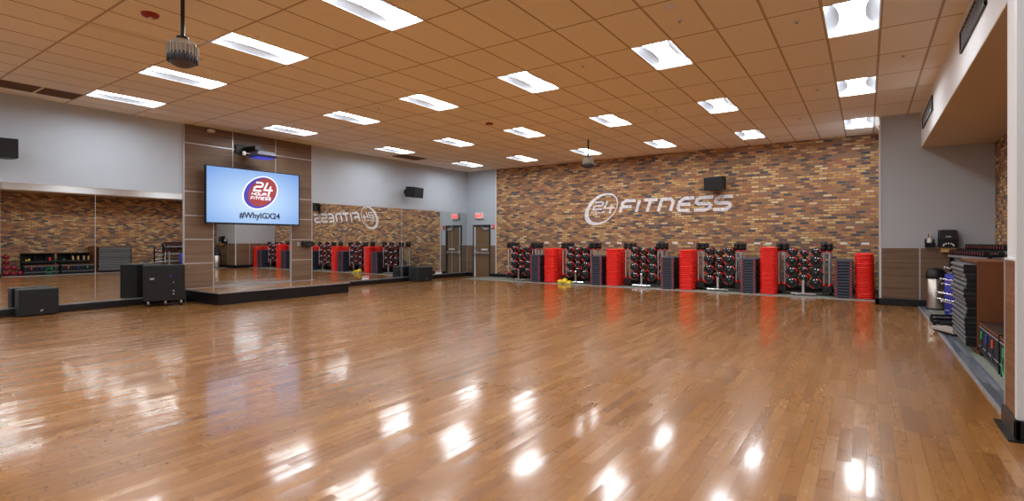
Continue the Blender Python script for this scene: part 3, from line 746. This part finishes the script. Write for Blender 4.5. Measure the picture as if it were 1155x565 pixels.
# ------------------------------------------------------------------ weight racks
RN = ['rack nearest the exit door', 'second rack from the exit door', 'middle rack', 'second rack from the right', 'rightmost rack']
RXS = [-10.39, -8.09, -5.80, -3.53, -1.38]
RYC = 15.95
COLS = (-.28, 0, .28)
ROWZ = ((1.15, .905, .615, .33), (1.12, .88, .67, .45), (1.15, .905, .60, .33))
RAD = ((.118, .145, .148, .140), (.098, .108, .102, .112), (.118, .150, .165, .150))
def rack_proto():
    t = thing('weight_rack', 'x', 'rack', (0, RYC, 0))
    m = MB(); m.box(-.30, -.26, .03, .30, -.19, .075, 'chrome', .01)
    for x in (-.22, .22): m.lathe([(.028, 0.012), (.028, .03)], 'black', 12, Matrix.Translation((x, -.225, 0)))
    m.build('front_foot', t)
    m = MB(); m.box(-.035, -.25, .07, .035, -.18, .42, 'chrome', .008); m.build('front_post', t)
    m = MB(); m.box(-.035, -.10, .06, .035, .52, .11, 'black'); m.box(-.62, .30, .05, .62, .36, .09, 'dark'); m.box(-.62, .30, .012, -.56, .36, .05, 'black'); m.box(.56, .30, .012, .62, .36, .05, 'black'); m.box(-.03, .16, .1, .03, .22, 1.19, 'black'); m.build('base_frame', t)
    m = MB()
    for x in COLS: m.box(x-.03, .10, .20, x+.03, .16, 1.19, 'black')
    m.box(-.31, .10, .75, .31, .14, .79, 'black'); m.box(-.31, .10, .20, .31, .14, .24, 'black'); m.build('plate_tower', t)
    m = MB(); m.box(-.66, .02, 1.115, .62, .04, 1.14, 'chrome'); m.box(-.66, .44, 1.115, .62, .46, 1.14, 'chrome'); m.build('top_rail', t)
    for s_ in (-1, 1):
        m = MB(); m.box(s_*.53-.12, -.04, .07, s_*.53+.12, .50, .25, 'black', .015); m.build('bar_tray', t)
    for c_ in range(3):
        for r_ in range(4):
            z = ROWZ[c_][r_]
            MB().tube((COLS[c_], .27, z+.004), (COLS[c_], -.12, z+.012), .014, 'chrome', 10).build('storage_peg', t)
    return t
rp = None
PM = {}
def plate_mesh(R):
    R = round(R, 3)
    if R in PM: return PM[R]
    m = MB(); M_ = Matrix.Rotation(pi/2, 4, 'X')
    m.lathe([(.022, -.018), (R*.9, -.018), (R, -.008), (R, .010), (R*.88, .018), (R*.8, .014), (R*.34, .010), (R*.3, .019), (.022, .019)], 'black', 22, M_, cap=False)
    for a in (0, pi/2, pi, 1.5*pi):   # grip openings read as dark lobes with raised spokes
        m.box(R*.30, -R*.07, .010, R*.84, R*.07, .020, 'dark', 0, M_ @ Matrix.Rotation(a+pi/4, 4, 'Z'))
    for a0 in (.25, pi+.25): m.torus(R*.92, .0125, 'red', M_ @ Matrix.Translation((0, 0, .012)), 8, 6, a0, a0+.85)
    for s_ in (-1, 1): m.box(s_*R*.22-.010, R*.62, .014, s_*R*.22+.010, R*.74, .022, 'inkw', 0, M_)
    o = m.build('weight_plate'); PM[R] = o.data; bpy.data.objects.remove(o); return PM[R]
m = MB(); m.tube((0, 0, 0), (0, 0, 1), .001, 'black')
def barbell_proto():
    t = thing('barbell', 'x', 'barbell', (0, 0, 0))
    MB().tube((0, 0, .02), (0, 0, 1.12), .022, 'metal_trim', 12).build('bar_shaft', t)
    m = MB(); m.lathe([(.03, .93), (.062, .945), (.064, 1.03), (.056, 1.04), (.064, 1.05), (.062, 1.125), (.03, 1.135)], 'black', 14); m.build('bar_grip', t)
    m = MB(); m.lathe([(.02, .885), (.036, .895), (.036, .925), (.02, .935)], 'red', 14); m.lathe([(.02, .0), (.04, .008), (.042, .04), (.02, .06)], 'red', 14); m.build('bar_clip', t)
    return t
bp = None
coln = ('left', 'centre', 'right'); rown_ = ('top', 'upper middle', 'lower middle', 'bottom')
for k, rx in enumerate(RXS):
    lb = 'chrome and black weight rack full of plates, '+RN[k]
    if rp is None: rp = rack_proto(); rp.location = (rx, RYC, .012); rp['label'] = lb; rp['group'] = 'weight racks along the brick wall'; r = rp
    else: r = dup(rp, (rx, RYC, .012), None, lb, 'weight racks along the brick wall')
    for c_ in range(3):
        for r_ in range(4):
            R = RAD[c_][r_]
            for d_ in range(3):
                o = bpy.data.objects.new('weight_plate', plate_mesh(R)); COL.objects.link(o)
                o.location = (rx+COLS[c_], RYC-.085+d_*.056, ROWZ[c_][r_]+.012-.020+.012-d_*.003); o.rotation_euler = (0, random.uniform(-.25, .25)+(.0 if d_ == 0 else random.uniform(-2, 2)), 0)
                tag(o, '%s black red-rimmed plate, %s %s peg, %s' % (('front', 'middle', 'rear')[d_], rown_[r_], coln[c_], RN[k]), 'weight plate', 'weight plates on the racks')
            o = bpy.data.objects.new('weight_plate', plate_mesh(R)); COL.objects.link(o)
            o.location = (rx+COLS[c_], RYC+.235, ROWZ[c_][r_]+.018); o.rotation_euler = (0, 0, pi)
            tag(o, 'black red-rimmed plate, %s %s peg, back of %s' % (rown_[r_], coln[c_], RN[k]), 'weight plate', 'weight plates on the racks')
    for s_ in (-1, 1):
        for q, bx in enumerate((.605, .46) if s_ < 0 else (.45, .58)):
            for w_, by in enumerate((.0, .42)):
                loc = (rx+s_*bx, RYC+by, .264)
                lb = '%s %s %s barbell with black grip, %s' % (('front', 'rear')[w_], ('outer' if (q == 0) == (s_ < 0) else 'inner'), ('left', 'right')[s_ > 0], RN[k])
                if bp is None: bp = barbell_proto(); bp.location = loc; bp['label'] = lb; bp['group'] = 'upright barbells in the racks'
                else: dup(bp, loc, None, lb, 'upright barbells in the racks')

# step platforms in piles
def step_mesh(w, l, h, top, pad):
    m = MB(); a = w/2
    m.loft([[(x, y, z) for x, z in ((-a+.03, h*.40), (a-.03, h*.40), (a-.006, h*.55), (a, h*.72), (a-.006, h*.92), (a-.02, h), (-a+.02, h), (-a+.006, h*.92), (-a, h*.72), (-a+.006, h*.55))] for y in (0, .012, l-.012, l)], top)
    m.box(-a+.04, .03, h*.04, a-.04, l-.03, h*.40, 'black')  # black core paints the shade in the gap under the deck
    for x, s_ in ((-a+.012, 1), (a-.012, -1)):
        for y in (.004, l-.07):
            m.box(min(x, x+s_*.055), y, 0, max(x, x+s_*.055), y+.066, h*.36, top); m.box(min(x, x+s_*.055)+.002, y-.004, h*.10, max(x, x+s_*.055)-.002, y+.070, h*.38, pad)
    return m
sm = step_mesh(.40, 1.08, .072, 'step', 'red').build('step_platform'); smd = sm.data; bpy.data.objects.remove(sm)
rm = MB()
def rr(w, r, z, n=4):
    out = []
    for cx_, cy_, a0 in ((w-r, w-r, 0), (-w+r, w-r, pi/2), (-w+r, -w+r, pi), (w-r, -w+r, 1.5*pi)):
        for i in range(n+1): a = a0+i*pi/2/n; out.append((cx_+r*cos(a), cy_+r*sin(a), z))
    return out
rm.loft([rr(.188, .12, 0), rr(.206, .13, .008), rr(.216, .13, .022), rr(.206, .125, .038), rr(.17, .10, .0465)], 'red', True)
rm = rm.build('step_riser'); rmd = rm.data; bpy.data.objects.remove(rm)
SN = ['nearest the exit door', 'second from the exit door', 'in the middle of the wall', 'second from the right', 'at the far right end']
SXS = [(-9.79, -9.44), (-7.47, -7.09), (-5.13, -4.77), (-2.89, -2.52), (-.67, -.29)]
RXX = [(-9.31, -8.86), (-6.97, -6.56), (-4.62, -4.22), (-2.42, -2.01), (-.22, .14)]
for k in range(5):
    xc = sum(SXS[k])/2
    for n in range(13):
        o = bpy.data.objects.new('step_platform', smd); COL.objects.link(o); o.location = (xc+random.uniform(-.004, .004), 15.58+random.uniform(-.008, .008), .012+n*.0735)
        tag(o, '%s charcoal step platform from the floor, pile %s' % (ORD[n], SN[k]), 'step platform', 'charcoal step platforms piled along the brick wall')
    xc = sum(RXX[k])/2; cnt = (25, 25, 25, 27, 24)[k]
    for w_, yy in enumerate((15.80, 16.32)):
        for n in range(cnt - (w_ and k == 3)):
            o = bpy.data.objects.new('step_riser', rmd); COL.objects.link(o)
            s_ = random.uniform(.985, 1.015); o.scale = (s_*(.95 if k == 4 else 1), s_, 1)
            o.location = (xc+random.uniform(-.005, .005)+(.0 if k < 4 else -.006*(n-12)/12), yy+random.uniform(-.005, .005), .012+n*.0473)
            tag(o, '%s red riser block from the floor, %s pile %s' % (ORD[n], ('front', 'rear')[w_], SN[k]), 'riser block', 'red riser blocks piled along the brick wall')
# yellow bag on the mat
m = MB()
for (x, y, r_, sz) in ((-8.62, 15.62, .11, .62), (-8.45, 15.58, .12, .55), (-8.30, 15.66, .09, .6), (-8.5, 15.72, .10, .9)):
    m.sphere((x, y, .012+r_*sz*.97), r_, 'yellow', 10, sz)
m.box(-8.66, 15.51, .012, -8.2, 15.70, .05, 'yellow', .015)
tag(m.build('yellow_cloth'), 'crumpled yellow cloth on the mat beside the first red piles', 'cloth')

# ------------------------------------------------------------------ alcove storage
ct = thing('storage_cabinet', 'brown hardboard open cabinet in the alcove holding step platforms', 'cabinet', (1.18, 8.92, .01))
m = MB(); m.box(0, 0, .06, 1.0, .03, 1.19, 'mdf'); m.build('side_panel', ct); MB().box(0, 1.36, .06, 1.0, 1.39, 1.19, 'mdf').build('side_panel', ct)
MB().box(0, -.005, 1.165, 1.0, 1.395, 1.195, 'mdf').build('top_panel', ct); MB().box(.97, .03, .06, 1.0, 1.36, 1.165, 'mdf').build('back_panel', ct)
m = MB(); m.box(-.02, 0, .05, 1.0, 1.39, .08, 'mdf')
for a in (0, .86): 
    for b in (.0, 1.27): m.box(a, b, 0, a+.12, b+.12, .05, 'mdf')
m.build('base_panel', ct)
sm = MB(); h_ = .062
sm.loft([[(x, y, z) for x, z in ((.03, 0), (.36, 0), (.385, h_*.45), (.40, h_*.7), (.39, h_), (.01, h_), (0, h_*.7), (.0, h_*.45))] for y in (0, .012, 1.228, 1.24)], 'stepa')
for y in (.0-.003, 1.24-.003): sm.box(.004, y, .002, .396, y+.006, h_-.002, 'black')  # ends kept black beside sides greyed for the light on them
sm = sm.build('step_platform'); sad = sm.data; bpy.data.objects.remove(sm)
for n in range(17):
    o = bpy.data.objects.new('step_platform', sad); COL.objects.link(o)
    o.location = (1.065+.012*math.sin(n*1.1)+random.uniform(-.008, .008), 8.98+random.uniform(-.02, .02), .092+n*.0628)
    tag(o, '%s grey long step platform from the bottom inside the alcove cabinet' % ORD[n], 'step platform', 'grey step platforms in the alcove cabinet')

def band_rack(y0, y1, lb, items_low, items_up):
    t = thing('storage_rack', lb, 'rack', (1.195, y0, .01)); L_ = y1-y0
    m = MB(); m.box(.0, .0, .05, .62, L_, .08, 'black'); m.box(.0, 0, .08, .02, .02, .42, 'black'); m.box(.0, L_-.02, .08, .02, L_, .42, 'black')
    m.box(.58, 0, .0, .62, .04, .92, 'black'); m.box(.58, L_-.04, .0, .62, L_, .92, 'black'); m.box(0, 0, 0, .04, .04, .05, 'black'); m.box(0, L_-.04, 0, .04, L_, .05, 'black')
    m.box(.60, .04, .08, .62, L_-.04, .92, 'blacks'); m.build('rack_frame', t)
    m = MB(); m.box(-.005, 0, .40, .30, L_, .425, 'mdf'); m.box(-.003, .0, .425, .30, L_, .432, 'lamD'); m.box(.28, 0, .50, .62, L_, .53, 'black'); m.box(.28, 0, .90, .62, L_, .92, 'black'); m.build('rack_shelf', t)
    m = MB(); n = int(L_/.055)
    for k in range(1, n): y = L_*k/n; m.box(-.004, y-.005, .08, .006, y+.005, .40, 'fand')
    m.box(-.006, 0, .36, .008, L_, .375, 'silver'); m.box(-.006, 0, .12, .008, L_, .135, 'silver')
    m.build('wire_front', t)
    m = MB(); m.box(.28, 0, .53, .30, L_, .60, 'black')
    m.box(.28, L_*.34, .53, .6, L_*.35, .9, 'black'); m.box(.28, L_*.67, .53, .6, L_*.68, .9, 'black'); m.build('divider', t)
    for (fy, z, mt_, nm) in items_low:
        b = MB(); y = y0+L_*fy; b.box(1.17, y-.02, z, 1.187, y+.02, z+.10, mt_, .006); b.tube((1.178, y, z-.08), (1.178, y, z), .006, 'dark', 8)
        b.torus(.035, .005, 'dark', Matrix.Translation((1.178, y, z-.10)) @ Matrix.Rotation(pi/2, 4, 'Y'), 14, 6)
        tag(b.build('resistance_band'), '%s resistance band hanging on the wire front of the %s rack' % (nm, 'nearer' if y0 < 7 else 'farther'), 'resistance band', 'resistance bands hanging on the alcove racks')
    for (fy, z, mt_, nm) in items_up:
        b = MB(); y = y0+L_*fy; b.tube((1.53, y, .545), (1.53, y, z), .035, mt_, 12); b.tube((1.53, y, z), (1.53, y, z+.02), .02, 'black', 10)
        tag(b.build('foam_roller'), '%s on the upper shelf of the %s rack' % (nm, 'nearer' if y0 < 7 else 'farther'), 'roller', 'rollers on the upper shelves')
    return t
band_rack(6.50, 7.62, 'black two-tier storage rack with wire front nearest the wall end', [(.2, .25, 'orange', 'orange'), (.5, .25, 'blue', 'blue'), (.78, .25, 'green', 'green')], [(.12, .66, 'yellow', 'first yellow roller'), (.2, .70, 'yellow', 'second yellow roller'), (.8, .74, 'red', 'red roller')])
band_rack(7.70, 8.86, 'black two-tier storage rack with wire front beside the cabinet', [(.2, .25, 'orange', 'orange'), (.5, .25, 'blue', 'blue'), (.78, .25, 'green', 'green')], [(.15, .66, 'green', 'green roller'), (.42, .78, 'towel', 'first tan roller'), (.58, .78, 'towel', 'second tan roller'), (.76, .78, 'towel', 'third tan roller'), (.9, .78, 'towel', 'fourth tan roller')])
b = MB().torus(.11, .008, 'green', Matrix.Translation((1.175, 7.28, .17)) @ Matrix.Rotation(pi/2, 4, 'Y'), 24, 8)
tag(b.build('band_loop'), 'green coiled band loop on the front of the nearer rack', 'resistance band')
# medicine balls
bn = ['lowest front', 'lowest middle', 'lowest rear', 'second layer front', 'second layer rear', 'topmost']
for (y, z, x), n_ in zip(((6.02, .145, 1.5), (6.28, .145, 1.62), (5.99, .145, 1.8), (6.12, .34, 1.62), (5.99, .36, 1.66), (5.98, .60, 1.66)), bn): pass
tb = thing('ball_rack', 'small black stand carrying maroon balls behind the wall end', 'rack', (1.5, 5.98, .01))
m = MB()
for y in (-.08, .40): m.box(-.02, y-.012, 0, .02, y+.012, .30 if y > 0 else .82, 'black')
m.build('stand_post', tb)
for z in (.03, .26, .50, .74):
    m = MB(); m.box(-.02, -.08, z-.01, .02, .40 if z < .3 else .0, z+.01, 'black'); m.build('stand_bar', tb)
bn = ['bottom left', 'bottom middle', 'bottom right', 'second row left', 'second row right', 'third row', 'topmost']
for (y, z), n_ in zip(((5.98, .155), (6.2, .155), (6.42, .155), (6.0, .385), (6.22, .385), (6.0, .62), (5.98, .84)), bn):
    m = MB(); m.sphere((0, 0, 0), .105, 'maroon', 18); o = m.build('medicine_ball'); o.location = (1.39, y, z-.04)
    tag(o, 'maroon medicine ball, %s on the small stand' % n_, 'ball', 'maroon medicine balls')
# dumbbell rack behind the cabinet
dr = thing('dumbbell_rack', 'tiered black and chrome dumbbell rack against the alcove brick', 'rack', (1.72, 11.95, .01), radians(7))
for y in (.0, 2.25):
    m = MB(); m.box(0, y, 0, .06, y+.06, 1.2, 'black'); m.box(.44, y, 0, .50, y+.06, 1.28, 'black'); m.box(0, y, .03, .50, y+.06, .08, 'black'); m.build('rack_upright', dr)
for (x, z) in ((0, 1.12), (.26, 1.23), (0, .76), (0, .40)):
    m = MB(); m.box(x-.02, 0, z, x+.01, 2.31, z+.045, 'silver'); m.box(x+.19, 0, z+.01, x+.22, 2.31, z+.055, 'silver'); m.box(x-.02, 0, z-.012, x+.25, 2.31, z, 'black'); m.build('rack_shelf', dr)
def dumb():
    t = thing('dumbbell', 'x', 'dumbbell', (0, 0, 0))
    MB().tube((-.06, 0, 0), (.06, 0, 0), .016, 'chrome', 10).build('handle', t)
    for s_ in (-1, 1):
        m = MB(); M_ = Matrix.Translation((s_*.095, 0, 0)) @ Matrix.Rotation(pi/2, 4, 'Y')
        m.lathe([(.038, -.04), (.054, -.03), (.054, .03), (.038, .04)], 'black', 6, M_, True, False); 
        if s_ < 0: m.box(-.137, -.016, -.014, -.134, .016, .014, 'red')
        m.build('weight_head', t)
    return t
dp = None
RM_ = Matrix.Translation((1.72, 11.95, .01)) @ Matrix.Rotation(radians(7), 4, 'Z')
for ti, (x, z) in enumerate(((.10, 1.225), (.36, 1.335))):
    for n in range(15):
        lb = 'black dumbbell with red mark, %s from near end, %s tier of rack' % (ORD[n], ('front', 'topmost')[ti])
        loc = tuple(RM_ @ Vector((x, .11+n*.145, z)))
        if dp is None: dp = dumb(); dp.location = loc; dp['label'] = lb; dp['group'] = 'dumbbells on the alcove rack'
        else: dup(dp, loc, None, lb, 'dumbbells on the alcove rack')
for (x, y, lb) in ((1.36, 11.80, 'upright barbell standing at the near end of the dumbbell rack'), (1.36, 11.98, 'upright barbell standing in front of the dumbbell rack')): dup(bp, (x, y, .012), None, lb, 'barbells standing in the alcove')
# bar rack arms, blue rolls, trash can
br = thing('bar_rack', 'black upright with chrome storage arms beside the grey step pile', 'rack', (1.30, 11.30, .01))
m = MB(); m.box(-.03, -.03, .03, .03, .03, 1.12, 'black'); m.box(-.2, -.03, 0, .2, .03, .03, 'black'); m.box(-.03, -.2, 0, .03, .2, .03, 'black'); m.build('upright_post', br)
for z, l in ((.99, .28), (.79, .36), (.71, .33), (.555, .44), (.45, .46), (.41, .34)):
    m = MB(); dx, dy = -.62, .78; m.tube((-.02, .02, z-.02), (dx*l, dy*l, z+.01), .012, 'chrome', 10); m.lathe([(.02, 0), (.02, .03)], 'silver', 12, Matrix.Translation((dx*l, dy*l, z+.01)) @ Vector((dx, dy, .05)).to_track_quat('Z', 'Y').to_matrix().to_4x4()); m.build('storage_arm', br)
for (x, y, lb) in ((1.36, 13.15, 'standing blue rolled exercise mat nearest the trash can'), (1.37, 12.55, 'standing blue rolled exercise mat nearer the step pile')):
    m = MB(); m.lathe([(.08, .012), (.098, .02), (.098, .80), (.08, .82), (.03, .815)], 'blue', 22, Matrix.Translation((x, y, 0))); m.torus(.099, .006, 'silver', Matrix.Translation((x, y, .12))); tag(m.build('rolled_mat'), lb, 'exercise mat', 'blue rolled mats in the alcove')
tc = thing('trash_can', 'brushed steel trash can with black dome lid in the alcove', 'trash can', (1.22, 14.22, .01))
MB().lathe([(.155, 0), (.16, .02), (.16, .66), (.15, .67)], 'steel', 28).build('can_body', tc)
m = MB(); m.lathe([(.172, .655), (.178, .67), (.178, .72), (.165, .79), (.13, .845), (.07, .875), (.01, .885)], 'black', 28); m.build('dome_lid', tc)
MB().lathe([(.166, 0), (.166, .03)], 'black', 28).build('base_ring', tc)
# things lying on the alcove floor
m = MB(); m.prism([(.84, 10.85), (1.10, 10.28), (1.34, 10.42), (1.08, 11.05)], .055, .085, 'board'); m.prism([(.90, 10.86), (1.12, 10.38), (1.28, 10.46), (1.06, 10.95)], .013, .055, 'dark')
tag(m.build('bench_deck'), 'grey board lying at the alcove edge beside the grey step pile', 'board')
t = thing('folded_bench', 'folded black bench frame on the alcove floor behind the grey board', 'bench', (1.10, 11.9, .012))
for k in range(3):
    m = MB(); m.tube((-.13, -.35+k*.25, .05+k*.03), (.16, -.25+k*.25, .05+k*.03), .022, 'black', 10); m.tube((-.13, -.35+k*.25, .05+k*.03), (-.13, -.35+k*.25, .0), .022, 'black', 10); m.build('leg', t)
MB().box(-.05, -.4, .0, .15, .4, .06, 'black', .01).build('bench_frame', t)
m = MB(); m.prism([(1.02, 12.7), (1.18, 12.35), (1.34, 12.5), (1.18, 13.0)], .012, .03, 'silver'); tag(m.build('steel_plate'), 'flat silver plate on the alcove floor in front of the trash can', 'plate')
# wall dispenser and spray bottle holder
t = thing('towel_dispenser', 'black paper towel dispenser on the grey wall above the trash can', 'dispenser', (1.455, RY-.02, 1.32))
m = MB(); m.loft([[(-.165, -.20, 0), (.165, -.20, 0), (.165, 0, 0), (-.165, 0, 0)], [(-.16, -.21, .18), (.16, -.21, .18), (.165, 0, .18), (-.165, 0, .18)], [(-.14, -.17, .35), (.14, -.17, .35), (.16, 0, .37), (-.16, 0, .37)], [(-.12, -.12, .375), (.12, -.12, .375), (.14, 0, .385), (-.14, 0, .385)]], 'black')
m.build('dispenser_cover', t)
m = MB(); m.box(-.045, -.213, .22, .045, -.196, .25, 'silver'); m.build('badge', t)
m = MB()
for k in range(7): a = pi*k/6; m.box(-.012+.085*cos(a)*1.0, -.2125, .03+.0*k+.045*sin(a), .012+.085*cos(a), -.205, .055+.05*sin(a), 'paper')
m.build('level_window', t)
MB().box(-.12, -.16, -.10, .12, -.03, -.001, 'towel').build('paper_roll', t)
t = thing('spray_holder', 'black wall holder for a spray bottle on the grey wall', 'holder', (1.155, RY-.02, 1.32))
m = MB(); m.loft([[(-.085, -.12, 0), (.085, -.12, 0), (.085, 0, 0), (-.085, 0, 0)], [(-.09, -.13, .1), (.09, -.13, .1), (.09, 0, .1), (-.09, 0, .1)]], 'base'); m.box(-.09, -.02, .1, -.06, 0, .19, 'black'); m.box(.05, -.02, .1, .08, 0, .18, 'black'); m.build('holder_tray', t)
t = thing('spray_bottle', 'white spray bottle with red trigger in the black holder', 'bottle', (1.155, RY-.09, 1.42))
MB().lathe([(.045, 0), (.05, .01), (.05, .06), (.02, .11), (.016, .14)], 'wframe', 18).build('bottle_body', t)
m = MB(); m.box(-.018, -.03, .14, .018, .03, .20, 'wframe', .006); m.box(-.035, -.035, .13, -.018, .0, .20, 'redd', .004); m.build('spray_trigger', t)

# ------------------------------------------------------------------ render look
SC.view_settings.view_transform = 'Standard'; SC.view_settings.look = 'None'
SC.view_settings.exposure = 1.0; SC.view_settings.gamma = 1.0; SC.view_settings.use_curve_mapping = False
SC.cycles.use_denoising = True; SC.cycles.max_bounces = 10; SC.cycles.diffuse_bounces = 5; SC.cycles.glossy_bounces = 6
SC.cycles.sample_clamp_indirect = 8; SC.cycles.caustics_reflective = False; SC.cycles.caustics_refractive = False
wd = bpy.data.worlds.new('world'); SC.world = wd; wd.use_nodes = True
wd.node_tree.nodes['Background'].inputs[0].default_value = (.5, .5, .55, 1); wd.node_tree.nodes['Background'].inputs[1].default_value = .05
